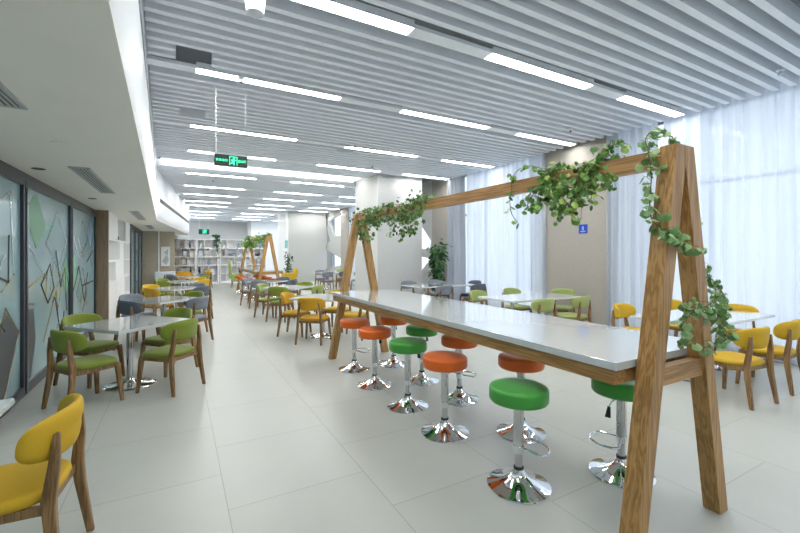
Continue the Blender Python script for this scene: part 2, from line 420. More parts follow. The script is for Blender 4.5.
def small_item(kind, loc, s, label, mat, group='ornaments and books on the shelves', seed=0):
    m = MB(); x, y, z = loc
    if kind == 'vase':
        m.lathe([(.03 * s, 0), (.05 * s, .03 * s), (.06 * s, .09 * s), (.03 * s, .16 * s), (.025 * s, .2 * s), (.035 * s, .22 * s)], 14, loc)
        o = m.build('vase', mat, smooth=True); cat = 'vase'
    elif kind == 'books':
        rr = random.Random(seed); t = 0; m2 = None
        for k in range(3):
            w = .03 * s + rr.random() * .015 * s; h = (.2 + rr.random() * .07) * s
            b = MB(); b.box(x + t, x + t + w, y - .16, y + .0, z, z + h); t += w + .003
            o = b.build('book', [mat, M['item_tan'], M['item_blue']][k], bevel=.002)
            tag(o, label % ['first', 'second', 'third'][k], 'book', group)
        return
    elif kind == 'bowl':
        m.lathe([(.03 * s, 0), (.1 * s, .05 * s), (.16 * s, .13 * s), (.15 * s, .13 * s), (.09 * s, .06 * s)], 16, loc); o = m.build('bowl', mat, smooth=True); cat = 'bowl'
    elif kind == 'figurine':
        m.lathe([(.05 * s, 0), (.05 * s, .02 * s), (.02 * s, .05 * s), (.045 * s, .12 * s), (.03 * s, .18 * s), (.012 * s, .2 * s), (.03 * s, .23 * s), (.028 * s, .26 * s), (.005 * s, .28 * s)], 12, loc)
        o = m.build('figurine', mat, smooth=True); cat = 'figurine'
    elif kind == 'frame':
        m.box(x - .11 * s, x + .11 * s, y - .02, y, z, z + .28 * s); o = m.build('picture_frame', mat, bevel=.004)
        ii = MB(); ii.box(x - .085 * s, x + .085 * s, y - .022, y - .0205, z + .03 * s, z + .25 * s); ii.build('print', M['item_white'], o)
        cat = 'picture frame'
    tag(o, label, cat, group); return o
small_item('figurine', (-1.42, 13.0, zs[2] + .02), 1.2, 'small black figurine in the middle niche of the white wall unit', M['item_dark'])
small_item('vase', (-1.42, 10.9, zs[3] + .02), 1.0, 'little dark vase in the near niche of the white wall unit', M['item_dark'])
small_item('vase', (-1.42, 12.9, zs[4] + .02), 1.0, 'little dark vase in the top niche of the white wall unit', M['item_dark'])
glass_door(7, 14.62, 16.1, x=-1.27, handle=False, deco={'mirror': [ring([(-.4, 1.6), (0, 2.0), (.4, 1.6), (0, 1.2)]), [(-.6, 1.0), (.5, .4)]]})
glass_door(8, 16.1, 17.55, x=-1.27, handle=False, deco={'dark_line': [[(-.5, 2.0), (.3, 1.4), (-.4, .8), (.4, .3)]]})
glass_door(9, 17.55, 18.98, x=-1.27, handle=False, deco={'mirror': [[(-.5, 1.9), (.4, 1.2), (-.5, .7)]]})
struct(MB().box(-1.75, -1.24, 14.55, 19, 2.36, 2.47).build('trim_4', M['frame']))
w = MB(); w.box(-1.75, -.12, 19.0, 19.25, 0, 2.469); struct(w.build('wall_panel', simple('tan_wall', (.46, .39, .30), .6, noise=.05, nscale=5)))
struct(MB().box(-.70, -.65, 18.97, 19.0, 0, 2.469).build('trim_5', M['white']))
e = MB().box(-.60, -.28, 18.965, 18.998, 1.05, 1.85).build('wall_art', M['wall_white']); tag(e, 'pale framed print of grey facets on the far brown wall', 'picture')
a = MB(); a.prism([(-.56, 1.25), (-.42, 1.1), (-.32, 1.3), (-.4, 1.55)], 'Y', 18.958, 18.964); a.prism([(-.5, 1.6), (-.36, 1.5), (-.34, 1.78)], 'Y', 18.958, 18.964)
a.build('facet', M['wall_grey'], e)

# ---- back wall
struct(MB().box(-1.9, 4.35, 31.0, 31.3, 0, 4.25).build('wall_back', M['wall_grey']))
struct(MB().box(4.55, 8.3, 30.0, 30.3, 0, 4.25).build('wall_back', M['wall_white']))
struct(MB().box(4.35, 4.55, 29.95, 31.3, 0, 4.25).build('wall_back', M['wall_grey']))
struct(MB().box(-1.9, -.0, 22.4, 22.6, 0, 4.25).build('wall_left', M['wall_grey']))

# ---- pillars
struct(MB().box(5.05, 6.56, 10.42, 12.1, 0, 4.25).build('wall_pillar', M['wall_grey'], bevel=.004))
struct(MB().box(5.03, 6.58, 10.40, 12.1, 0, .1).build('baseboard_pillar', M['steel']))
struct(MB().box(5.26, 7.4, 22.0, 24.0, 0, 4.25).build('wall_pillar', M['wall_grey']))
struct(MB().box(5.15, 5.26, 22.0, 24.0, 0, 4.25).build('trim_6', M['white']))

# ---- window wall on the right
wr = MB()
for a, b in ((4.85, 6.55), (10.35, 11.2), (18.8, 19.8), (22.5, 24.5), (30, 31.3)):
    wr.box(WX, 8.1, a, b, 0, 4.25)
struct(wr.build('wall_right', M['wall_beige']))
struct(MB().box(WX + .1, 8.0, -4, 31, 0, .12).build('wall_right_sill', M['wall_beige']))
struct(MB().box(WX + .25, 8.0, -4, 31, 4.05, 4.25).build('wall_right_head', M['wall_beige']))
def window(i, y0, y1, n):
    d = empty('window_%d' % i, (7.95, (y0 + y1) / 2, 0)); struct(d); h = (y1 - y0) / 2
    f = MB(); f.box(-.03, .03, -h, h, .12, .18); f.box(-.03, .03, -h, h, 3.99, 4.05); (f.box(-.025, .025, -h, h, 2.75, 2.81) if n > 1 else None)
    for k in range(n + 1):
        yy = -h + 2 * h * k / n; f.box(-.03, .03, max(yy - .03, -h), min(yy + .03, h), .12, 4.05)
    f.build('window_frame', M['steel'], d)
    MB().box(-.005, .005, -h, h, .18, 3.99).build('window_pane', M['glass'], d)
    p = bpy.data.lights.new('window_portal', 'AREA'); p.shape = 'RECTANGLE'; p.size = 3.9; p.size_y = y1 - y0
    p.cycles.is_portal = True
    po = bpy.data.objects.new('window_portal', p); COL.objects.link(po); po.location = (8.05, (y0 + y1) / 2, 2.1); po.rotation_euler = (0, R(90), 0)
    return d
window(1, -4, 4.85, 6); window(2, 6.55, 10.35, 3); window(3, 11.2, 18.8, 5); window(4, 19.8, 22.5, 1); window(5, 24.5, 30, 4)
# facetted screens in front of the glass
def facet_screen(y0, y1, holes, name_label):
    import bmesh
    bm = bmesh.new()
    x = WX + .02
    outer = [(y0, .1), (y1, .1), (y1, 4.04), (y0, 4.04)]
    edges = []
    for poly in [outer] + holes:
        vs = [bm.verts.new((x, p[0], p[1])) for p in poly]
        for i in range(len(vs)): edges.append(bm.edges.new((vs[i], vs[(i + 1) % len(vs)])))
    bmesh.ops.triangle_fill(bm, use_beauty=True, use_dissolve=False, edges=edges)
    # keep only the faces outside the openings
    def inside(p, poly):
        c = False; n = len(poly)
        for i in range(n):
            a, b = poly[i], poly[(i + 1) % n]
            if (a[1] > p[1]) != (b[1] > p[1]) and p[0] < (b[0] - a[0]) * (p[1] - a[1]) / (b[1] - a[1]) + a[0]: c = not c
        return c
    kill = [f for f in bm.faces if any(inside((f.calc_center_median().y, f.calc_center_median().z), h) for h in holes)]
    bmesh.ops.delete(bm, geom=kill, context='FACES')
    r = bmesh.ops.extrude_face_region(bm, geom=bm.faces[:])
    bmesh.ops.translate(bm, vec=(.12, 0, 0), verts=[v for v in r['geom'] if isinstance(v, bmesh.types.BMVert)])
    bmesh.ops.recalc_face_normals(bm, faces=bm.faces)
    me = bpy.data.meshes.new('wall_screen'); bm.to_mesh(me); bm.free(); me.materials.append(M['wall_grey'])
    o = bpy.data.objects.new('wall_screen', me); COL.objects.link(o); struct(o)
facet_screen(19.6, 22.5, [[(21.7, 3.4), (19.8, 3.7), (19.75, 2.5), (20.9, 2.5)], [(22.42, 3.4), (21.5, 2.3), (22.42, 2.0)], [(22.42, 1.85), (19.75, 1.3), (19.9, .95), (22.42, .65)]], '')
facet_screen(11.2, 12.5, [[(11.3, 2.0), (12.3, 2.9), (12.3, 1.7), (11.35, 1.75)], [(11.3, 1.4), (12.3, 1.5), (12.3, .7)]], '')

def curtain(y0, y1, x, label, mat='sheer', wave=.19, amp=.045, seed=0, z0=.03, z1=4.02):
    rr = random.Random(seed); n = max(8, int((y1 - y0) / .012)); vs = []; fs = []
    ph = rr.random() * 6; zz = [z0, z0 + .5, 1.1, 1.7, 2.3, 2.9, 3.5, z1]
    folds = []; q = y0
    while q < y1:
        folds.append((q, rr.uniform(.35, 1.3) * amp * 2.2, rr.uniform(.018, .045), rr.uniform(-.05, .05))); q += wave * rr.uniform(.55, 1.45)
    for i in range(n + 1):
        y = y0 + (y1 - y0) * i / n
        for z in zz:
            dx = amp * .25 * math.sin(2 * math.pi * y / wave * .7 + ph)
            for fy, fd, fw, fl in folds:
                t = y - fy - fl * (z1 - z) / z1
                if abs(t) < fw * 3: dx -= fd * (.55 + .45 * z / z1) * math.exp(-(t / fw) ** 2)
            vs.append((x + amp + dx, y, z))
    m = len(zz)
    for i in range(n):
        for j in range(m - 1): fs.append((i * m + j, (i + 1) * m + j, (i + 1) * m + j + 1, i * m + j + 1))
    o = MB().add(vs, fs).build('sheer_curtain', M[mat], smooth=True, angle=80)
    tag(o, label, 'curtain', 'sheer curtains along the window wall')
XC = WX - .02
# rail
rail = MB(); rail.box(XC + .06, XC + .09, -4, 4.4, 4.02, 4.05); struct(rail.build('trim_7', M['white']))
curtain(-3.9, 1.9, 7.46, 'wide white sheer curtain beyond the yellow chairs, nearest the viewer', seed=1, wave=.17)
curtain(1.95, 3.92, 7.46, 'white sheer curtain between the wooden trestle and the window pillar', seed=2, wave=.17)
curtain(3.94, 4.95, 7.40, 'bunched pale curtain on the near edge of the window pillar', 'drape', seed=3, wave=.11)
curtain(6.42, 6.85, 7.40, 'bunched pale curtain on the far edge of the window pillar', 'drape', seed=4, wave=.11)
curtain(6.86, 9.45, 7.46, 'white sheer curtain behind the pale green chairs', seed=5, wave=.24)
curtain(9.35, 10.3, 7.40, 'gathered grey curtain beside the potted plant', 'grey_drape', seed=6, wave=.15)
curtain(12.6, 18.7, 7.46, 'far white curtain seen past the left edge of the near pillar', seed=7, wave=.3)

# blue notice on the window pillar
s = MB().box(WX - .012, WX - .002, 5.38, 5.58, 1.99, 2.18).build('wall_notice', M['blue'], bevel=.002)
m = MB(); m.box(WX - .014, WX - .0125, 5.42, 5.54, 2.02, 2.045); m.box(WX - .014, WX - .0125, 5.46, 5.50, 2.06, 2.14); m.build('symbol', M['item_blue'], s)
tag(s, 'small square blue notice on the beige window pillar', 'sign')
s = MB().box(4.98, 5.14, 21.6, 21.62, 1.86, 2.27).build('hanging_sign', M['teal_sign'], bevel=.002)
tag(s, 'small teal sign projecting from the far pillar', 'sign')
struct(MB().box(5.10, 5.15, 21.6, 22.0, 2.2, 2.24).build('trim_8', M['steel']))

# ---- ceiling fittings
def vent(x, y, w, l, label, z=2.468):
    e = empty('ceiling_vent', (x, y, z))
    f = MB(); f.box(-w, w, -l, -l + .025, -.012, 0); f.box(-w, w, l - .025, l, -.012, 0); f.box(-w, -w + .025, -l, l, -.012, 0); f.box(w - .025, w, -l, l, -.012, 0)
    f.build('frame', M['vent'], e)
    b = MB(); b.box(-w + .025, w - .025, -l + .025, l - .025, -.004, 0); b.build('backing', M['vent_dark'], e)
    s = MB()
    for k in range(4):
        xx = -w + .045 + (2 * w - .09) * k / 3; s.box(xx - .006, xx + .006, -l + .025, l - .025, -.012, -.003)
    s.build('louvre', M['vent'], e)
    tag(e, label, 'air vent', 'linear air vents in the lowered ceiling')
vent(-.90, 3.0, .09, .28, 'air vent at the left edge of view in the lowered ceiling')
vent(-.90, 6.25, .09, 1.0, 'long slim air vent above the green chairs')
vent(-.82, 11.4, .09, 1.2, 'long slim air vent above the grey chairs by the wall unit')
vent(-.82, 16.0, .09, 1.0, 'farthest slim air vent in the lowered ceiling')
for k, (x, y, lb) in enumerate([(-1.29, 5.56, 'beside the nearest air vent'), (-1.22, 8.15, 'above the third sliding door'), (-.85, 4.2, 'near the open edge')]):
    e = MB().lathe([(.055, 0), (.06, -.006), (.045, -.008), (.04, -.004)], 20, (x, y, 2.4695)).build('downlight', M['vent_dark'] if k < 2 else M['soffit'], smooth=True)
    tag(e, 'small round ceiling spot ' + lb, 'ceiling spot')
e = empty('dome_camera', (.60, 3.735, CZ + .02))
MB().lathe([(.03, .37), (.03, .002), (.08, 0), (.088, -.02), (.088, -.08), (.086, -.1)], 28).build('housing', M['white'], e, smooth=True)
MB().lathe([(.084, -.1), (.082, -.135), (.075, -.165), (.045, -.187), (.002, -.194)], 28).build('dome', simple('dome_grey', (.62, .64, .68), .12), e, smooth=True)
tag(e, 'white dome camera hanging under the near ceiling slats', 'camera')
for x, y, lb in [(.72, 5.55, 'beside the second row of lights near the lowered edge'), (3.25, 7.8, 'under the slats in the middle of the ceiling'), (6.3, 4.9, 'under the slats near the window pillar'), (4.4, 9.4, 'in front of the pillar'), (6.55, 2.05, 'near the right-hand curtains'), (.95, 13.6, 'beyond the glowing panel')]:
    e = empty('sprinkler_head', (x, y, CZ))
    MB().lathe([(.012, .40), (.012, .004), (.045, 0), (.045, -.008), (.03, -.014)], 18).build('escutcheon', M['white'], e, smooth=True)
    MB().lathe([(.012, -.01), (.012, -.045), (.03, -.05), (.03, -.055)], 14).build('deflector', M['steel'], e, smooth=True)
    tag(e, 'small ceiling sprinkler ' + lb, 'sprinkler', 'ceiling sprinklers')

def text_obj(body, size, loc, parent, mat, ext=.001):
    cu = bpy.data.curves.new('lettering', 'FONT'); cu.body = body; cu.size = size; cu.extrude = ext; cu.align_x = 'CENTER'; cu.align_y = 'CENTER'
    cu.materials.append(mat)
    o = bpy.data.objects.new('lettering', cu); COL.objects.link(o)
    bpy.context.view_layer.update()
    me = bpy.data.meshes.new_from_object(o.evaluated_get(bpy.context.evaluated_depsgraph_get()))
    bpy.data.objects.remove(o); bpy.data.curves.remove(cu)
    o = bpy.data.objects.new('lettering', me); COL.objects.link(o)
    o.parent = parent; o.location = loc; o.rotation_euler = (R(90), 0, 0)
    return o
def exit_sign(x, y, z, w, h, top, label, full=True):
    e = empty('exit_sign', (x, y, z))
    f = MB().box(-w / 2, w / 2, -.012, .012, -h / 2, h / 2).build('panel', M['exit_face'], e, bevel=.002)
    fr = MB(); t = .008
    fr.box(-w / 2 - t, w / 2 + t, -.014, .014, h / 2, h / 2 + t); fr.box(-w / 2 - t, w / 2 + t, -.014, .014, -h / 2 - t, -h / 2)
    fr.box(-w / 2 - t, -w / 2, -.014, .014, -h / 2, h / 2); fr.box(w / 2, w / 2 + t, -.014, .014, -h / 2, h / 2)
    fr.build('frame', M['steel'], e)
    rd = MB(); rd.tube([(-w / 2 + .02, 0, h / 2), (-w / 2 + .02, 0, top - z)], .006, 8); rd.build('rod', M['white'], e, smooth=True)
    rd = MB(); rd.tube([(w / 2 - .02, 0, h / 2), (w / 2 - .02, 0, top - z)], .0025, 6); rd.build('rod', M['white'], e, smooth=True)
    p = MB(); y0, y1 = -.0135, -.0125; cx = .03 * w / .42; k = h / .16
    for a in ((-.052, -.046, -.062, .062), (.046, .052, -.062, .062), (-.052, .052, .056, .062)): p.box(cx + a[0] * k, cx + a[1] * k, y0, y1, a[2] * k, a[3] * k)
    def q(pp, w_): 
        for s0, s1 in zip(pp[:-1], pp[1:]): p.bar2((cx + s0[0] * k, s0[1] * k), (cx + s1[0] * k, s1[1] * k), w_ * k, 'Y', y0, y1)
    q([(.006, .028), (-.006, -.008)], .02); q([(-.006, -.008), (.014, -.028), (.008, -.055)], .010); q([(-.006, -.008), (-.018, -.034), (-.04, -.036)], .010)
    q([(.006, .026), (-.018, .018), (-.028, .0)], .007); q([(.008, .026), (.024, .006), (.036, .012)], .007)
    p.prism([(cx + (.012 + .011 * math.cos(t_ * .524)) * k, (.045 + .011 * math.sin(t_ * .524)) * k) for t_ in range(12)], 'Y', y0, y1)
    p.build('running_figure', M['exit_green'], e)
    if full:
        text_obj('安全出口', .038, (-.118, -.0135, .0), e, M['exit_green'], .0006)
        text_obj('EXIT', .05, (.145, -.0135, 0), e, M['exit_green'], .0006)
    tag(e, label, 'exit sign')
exit_sign(.645, 6.0, 2.855, .42, .155, CZ, 'black and green running-man exit sign hung on rods from the slats')
exit_sign(.92, 18.0, 2.45, .38, .2, CZ, 'small green exit sign hanging far down the hall', full=False)

# ------------------------------------------------------------------ furniture
def sup(r, n=2.6):
    """superellipse direction table"""
    return r
def pad_plan(wf, wb, depth, z0, z1, N=36, n=3.2):
    """rounded seat cushion: plan is a superellipse, wider at the front (+Y)"""
    m = MB(); prof = [(.90, 0.), (.975, .12), (1., .4), (.985, .72), (.93, .9), (.80, .985), (.5, 1.03), (.2, 1.045)]
    vs = []; fs = []
    for s, t in prof:
        for k in range(N):
            a = 2 * math.pi * k / N; c, d = math.cos(a), math.sin(a)
            u = math.copysign(abs(c) ** (2 / n), c); v = math.copysign(abs(d) ** (2 / n), d)
            w = (wb + (wf - wb) * (v + 1) / 2) / 2
            vs.append((u * w * s, v * depth / 2 * s, z0 + (z1 - z0) * t))
    for i in range(len(prof) - 1):
        for k in range(N):
            k2 = (k + 1) % N; fs.append((i * N + k, i * N + k2, (i + 1) * N + k2, (i + 1) * N + k))
    fs.append(tuple(range(N))[::-1]); fs.append(tuple(range((len(prof) - 1) * N, len(prof) * N)))
    return m.add(vs, fs)
def back_pad(width, height, zc, yc, Rr, thick, N=44, rings=7, n=2.8, lean=.12):
    """curved upholstered backrest with rounded ends"""
    vs = []; fs = []
    def put(u, v, side, r):
        s = u * width / 2; h = v * height / 2
        th = thick / 2 * max(0., 1 - r ** 5) ** .5
        rad = Rr + side * th
        a = s / Rr
        return (rad * math.sin(a), yc + Rr - rad * math.cos(a) - h * lean, zc + h)
    rr = [1.0, .97, .9, .78, .6, .35]
    for side in (1, -1):
        base = len(vs)
        for r in rr:
            for k in range(N):
                t = 2 * math.pi * k / N; c, d = math.cos(t), math.sin(t)
                u = math.copysign(abs(c) ** (2 / n), c) * r; v = math.copysign(abs(d) ** (2 / n), d) * r
                vs.append(put(u, v, side, r))
        vs.append(put(0, 0, side, 0)); cen = len(vs) - 1
        for i in range(len(rr) - 1):
            for k in range(N):
                k2 = (k + 1) % N; q = (base + i * N + k, base + i * N + k2, base + (i + 1) * N + k2, base + (i + 1) * N + k)
                fs.append(q if side > 0 else q[::-1])
        for k in range(N):
            k2 = (k + 1) % N; b = base + (len(rr) - 1) * N
            fs.append((b + k, b + k2, cen) if side > 0 else (b + k2, b + k, cen))
    b2 = len(rr) * N + 1
    for k in range(N):
        k2 = (k + 1) % N; fs.append((k2, k, b2 + k, b2 + k2))
    return MB().add(vs, fs)
def make_chair(mat, grey_back=False):
    e = empty('dining_chair')
    pad_plan(.50, .44, .46, .405, .462).build('seat', M[mat], e, smooth=True, angle=60)
    back_pad(.60, .230, .70, -.257, .30, .055).build('backrest', M[mat], e, smooth=True, angle=60)
    for sx in (-1, 1):
        m = MB(); m.plank([(sx * .235, .215, 0, .030, .034), (sx * .205, .185, .38, .044, .050), (sx * .200, .18, .415, .044, .050)])
        m.build('leg', M['chair_wood'], e, bevel=.007)
        m = MB(); m.plank([(sx * .228, -.275, 0, .030, .036), (sx * .212, -.232, .30, .036, .052), (sx * .205, -.222, .43, .036, .058), (sx * .190, -.238, .58, .034, .046), (sx * .172, -.243, .725, .032, .026)])
        m.build('leg', M['chair_wood'], e, bevel=.008, seg=3)
    m = MB(); m.box(-.195, .195, .155, .178, .365, .408); m.box(-.195, .195, -.215, -.192, .365, .408)
    for sx in (-1, 1): m.box(sx * .2 - .011, sx * .2 + .011, -.2, .17, .365, .408)
    m.build('seat_frame', M['chair_wood'], e)
    register(e); return e
CH = {k: make_chair(k) for k in ('lime', 'pale_lime', 'yellow', 'amber', 'grey', 'dgrey')}
CN = {'lime': 'lime green', 'pale_lime': 'pale green', 'yellow': 'yellow', 'amber': 'amber yellow', 'grey': 'blue-grey', 'dgrey': 'dark grey'}
def chair(col, x, y, face, label, group):
    """face = direction the sitter looks, degrees counter-clockwise from +X"""
    return place(CH[col], (x, y, 0), R(face - 90), '%s chair %s' % (CN[col], label), 'chair', group)

def ped_base(m, r=.27):
    m.lathe([(r, 0), (r, .008), (r * .97, .014), (r * .8, .024), (r * .5, .036), (r * .25, .052), (.045, .072), (.036, .10)], 40); return m
def make_table(w):
    e = empty('cafe_table')
    MB().box(-w / 2, w / 2, -w / 2, w / 2, .715, .75).build('tabletop', M['top'], e, bevel=.003)
    m = MB(); m.lathe([(.036, .09), (.036, .70)], 24); m.build('column', M['chrome_soft'], e, smooth=True)
    ped_base(MB()).build('base', M['chrome'], e, smooth=True)
    m = MB(); m.box(-.2, .2, -.03, .03, .695, .714); m.box(-.03, .03, -.2, .2, .695, .714); m.build('bracket', M['black'], e)
    register(e); return e
T9 = make_table(.90)
def table(x, y, rz, label, group): return place(T9, (x, y, 0), R(rz), label, 'table', group)

def diamond(cx, cy, cols, tname, group, rz=48, d=.50, skip=(), jit=None):
    """square table turned on its corner with one chair at each side"""
    table(cx, cy, rz, 'square white pedestal table ' + tname[1], 'turned square cafe tables')
    sides = {'nl': (180 + 42 + 0, 'at its near wall-side edge'), 'nr': (-42, 'at its near aisle-side edge'), 'fl': (138, 'at its far wall-side edge'), 'fr': (48, 'at its far aisle-side edge')}
    return sides
# left row of turned tables along the frosted doors: (y, colours near-left, near-right, far-left, far-right, words)
LX = -.50
left = [(5.75, 'lime', 'lime', 'lime', 'lime', 'the first table by the frosted doors'),
        (8.40, 'dgrey', 'grey', 'grey', 'lime', 'the second table in the left row'),
        (11.0, 'amber', 'dgrey', 'yellow', 'grey', 'the third table in the left row'),
        (13.6, 'lime', 'yellow', 'lime', 'yellow', 'the fourth table in the left row'),
        (16.2, 'dgrey', 'lime', 'dgrey', 'grey', 'the farthest table in the left row')]
for (cy, a, b, c, d, nm), LX in zip(left, (-.50, -.22, -.04, .12, .28)):
    table(LX, cy, 41, 'square white pedestal table, ' + nm, 'turned square cafe tables in the left row')
    g = 'chairs around the left row of tables'
    chair(a, LX - .33, cy - .50, 36 + random.uniform(-3, 3), 'near the doors at ' + nm, g)
    chair(b, LX + .42, cy - .37, 138 + random.uniform(-3, 3), 'at the near aisle side of ' + nm, g)
    chair(c, LX - .42, cy + .40, -40 + random.uniform(-3, 3), 'on the far door side of ' + nm, g)
    chair(d, LX + .38, cy + .44, 222 + random.uniform(-3, 3), 'at the far aisle side of ' + nm, g)
# middle row
mid = [(7.38, 'amber', 'yellow', 'amber', 'yellow', 'the turned table behind the far trestle'),
       (10.0, 'lime', 'pale_lime', 'pale_lime', 'lime', 'the second table behind the trestle'),
       (12.5, 'grey', 'dgrey', 'grey', 'dgrey', 'the third table behind the trestle')]
MX = 2.42
for (cy, a, b, c, d, nm) in mid:
    table(MX, cy, 43, 'square white pedestal table, ' + nm, 'turned square cafe tables in the middle row')
    g = 'chairs around the middle row of tables'
    chair(a, MX - .30, cy - .42, 52, 'at the near aisle side of ' + nm, g)
    chair(b, MX + .44, cy - .40, 136, 'at the near window side of ' + nm, g)
    chair(c, MX - .42, cy + .36, -36, 'at the far aisle side of ' + nm, g)
    chair(d, MX + .42, cy + .42, 224, 'at the far window side of ' + nm, g)

# window-side tables: two square tops pushed together
def long_pair(x0, y0, nm, rz=0):
    table(x0 + .45, y0 + .45, 0, 'square white table, aisle-side half of the pair ' + nm, 'square tables paired by the windows')
    table(x0 + 1.352, y0 + .45, 0, 'square white table, curtain-side half of the pair ' + nm, 'square tables paired by the windows')
gW = 'chairs around the paired tables by the windows'
long_pair(5.22, 2.25, 'under the yellow chairs')
chair('yellow', 5.28, 2.04, 84, 'with its back to the viewer beside the trestle leg', gW)
chair('yellow', 6.15, 2.04, 92, 'cut by the right edge of the picture', gW)
chair('yellow', 5.88, 3.45, -84, 'far side of its table, left of the trestle', gW)
chair('yellow', 7.02, 3.40, -100, 'half hidden behind the near trestle legs', gW)
chair('yellow', 7.06, 2.70, 200, 'at the curtain end of its table, facing the viewer', gW)
long_pair(5.0, 5.05, 'under the pale green chairs')
chair('pale_lime', 5.42, 4.90, 88, 'seen from behind, left one on the near side of the green group', gW)
chair('pale_lime', 6.32, 4.88, 100, 'seen from behind in front of the beige window pillar', gW)
chair('pale_lime', 5.40, 6.22, -80, 'at the left far corner of the green group', gW)
chair('pale_lime', 6.36, 6.28, -90, 'on the far side of its table before the sheer curtain', gW)
chair('pale_lime', 7.04, 5.72, 200, 'at the window end of its table by the pillar', gW)
long_pair(5.15, 8.30, 'among the grey chairs')
chair('grey', 5.58, 8.02, 92, 'seen from behind in front of the potted plant', gW)
chair('grey', 5.62, 9.46, -90, 'on the far side of its table before the pillar', gW)
chair('grey', 6.50, 9.44, -92, 'on the far side of its table right of the plant', gW)
chair('dgrey', 6.60, 8.0, 96, 'on the near side of its table close to the curtain', gW)
chair('dgrey', 7.14, 8.8, 182, 'at the curtain end of its table', gW)
# lounge beyond the near pillar
long_pair(5.3, 16.4, 'in the far bay')
for a in [('grey', 5.45, 16.15, 88, 'on the near side, left, in the far bay'), ('dgrey', 6.2, 16.2, 92, 'on the near side, middle, in the far bay'), ('pale_lime', 6.85, 16.1, 90, 'on the near side, right, in the far bay'),
          ('grey', 5.7, 17.6, -90, 'on the far side, left, in the far bay'), ('pale_lime', 6.7, 17.6, -90, 'on the far side, right, in the far bay')]:
    chair(*a, 'chairs in the far bay between the pillars')
# foreground left
ft = empty('cafe_table', (-1.14, 2.66, 0))
MB().box(-.33, .33, -.39, .39, .715, .75).build('tabletop', M['top'], ft, bevel=.003)
m = MB(); m.lathe([(.036, .09), (.036, .70)], 24); m.build('column', M['chrome_soft'], ft, smooth=True)
ped_base(MB(), .22).build('base', M['chrome'], ft, smooth=True)
tag(ft, 'white table cut by the left edge of the picture, nearest the viewer', 'table')
chair('yellow', -.725, 2.63, 175, 'in the foreground at the lower left', 'chairs at the foreground table')

# ---- bar stools
def make_stool(mat):
    e = empty('bar_stool')
    MB().lathe([(.205, 0), (.212, .004), (.210, .010), (.185, .018), (.14, .030), (.095, .050), (.060, .075), (.040, .10), (.034, .115)], 56).build('base', M['chrome'], e, smooth=True)
    MB().lathe([(.034, .105), (.034, .13), (.028, .131)], 28).build('collar', M['black'], e, smooth=True)
    c = MB(); c.lathe([(.026, .12), (.026, .28)], 28); c.lathe([(.033, .27), (.034, .272), (.034, .56), (.05, .575)], 28)
    c.build('column', M['chrome_soft'], e, smooth=True)
    t = MB(); pts = []
    for k in range(17):
        a = R(-100 + 200 * k / 16); pts.append((.105 + .105 * math.cos(a), .13 * math.sin(a), .24))
    pts = [(.02, -.03, .255)] + pts + [(.02, .03, .255)]
    t.tube(pts, .0085, 8); t.lathe([(.037, .225), (.037, .27)], 20)
    t.build('footrest', M['chrome'], e, smooth=True)
    s = MB(); s.lathe([(.165, .575), (.187, .577), (.194, .586), (.196, .60), (.196, .652), (.191, .667), (.176, .676), (.12, .680), (.05, .681), (.004, .681)], 48)
    s.build('seat', M[mat], e, smooth=True, angle=50)
    p = MB(); p.lathe([(.1, .565), (.1, .576)], 20); p.build('mounting_plate', M['black'], e)
    l = MB(); l.tube([(.03, .03, .56), (.12, .10, .545), (.15, .125, .52)], .005, 8); 
    lv = l.build('lever', M['chrome'], e, smooth=True)
    h = MB(); h.tube([(.15, .125, .524), (.165, .137, .455)], .010, 10, r2=.019); h.build('handle', M['black'], lv, smooth=True)
    register(e); return e
ST = {'orange': make_stool('orange'), 'green': make_stool('green')}
sg = 'round bar stools along the near communal table'
def stool(c, x, y, rz, label, g=sg): place(ST[c], (x - .03, y - .02, 0), R(rz), '%s round bar stool, %s' % (c, label), 'bar stool', g)
stool('green', 2.05, 2.00, -8, 'nearest on the aisle side')
stool('orange', 2.08, 2.90, 8, 'second on the aisle side')
stool('green', 2.10, 3.58, -14, 'third on the aisle side')
stool('orange', 2.09, 4.35, 6, 'fourth on the aisle side')
stool('orange', 2.13, 5.08, -4, 'last on the aisle side, by the far trestle leg')
stool('green', 2.80, 1.75, 150, 'half hidden behind the near trestle leg')
stool('orange', 2.66, 2.57, 10, 'second on the window side')
stool('orange', 2.70, 3.50, 20, 'third on the window side')
stool('green', 2.66, 4.20, 0, 'fourth on the window side')
stool('orange', 2.71, 5.03, 14, 'last on the window side')

# ---- communal table with trestles and beam
def make_communal():
    e = empty('communal_table', (2.5, 0, 0))
    L = 4.5      # local y from 0 (near trestle) to L
    for y in (0, L):
        for sx in (-1, 1):
            pts = [(sx * .490, 0), (sx * .392, 0), (sx * 0., 2.06), (sx * 0., 2.17), (sx * .088, 2.17)]
            m = MB(); m.prism([(0 + p[0], p[1]) for p in pts], 'Y', y, y + .092); m.build('leg', M['oak'], e, bevel=.003)
        # cross bar
        z0, z1 = .86, .958
        xi = .392 * (1 - z0 / 2.06) + .015
        MB().box(-xi, xi, y + .02, y + .072, z0, z1).build('crossbar', M['oak_x'], e, bevel=.002)
    MB().box(-.045, .045, .093, L - .001, 2.065, 2.165).build('beam', M['oak_y'], e, bevel=.003)
    MB().box(-.475, .51, .10, L - .01, .960, 1.003).build('tabletop', M['top'], e, bevel=.003)
    f = MB(); f.box(-.46, -.43, .12, L - .05, .88, .959); f.box(.455, .485, .12, L - .05, .88, .959); f.box(-.43, .455, .12, .15, .88, .959); f.box(-.43, .455, L - .08, L - .05, .88, .959)
    f.build('apron', M['oak_y'], e)
    register(e); return e
CT = make_communal()
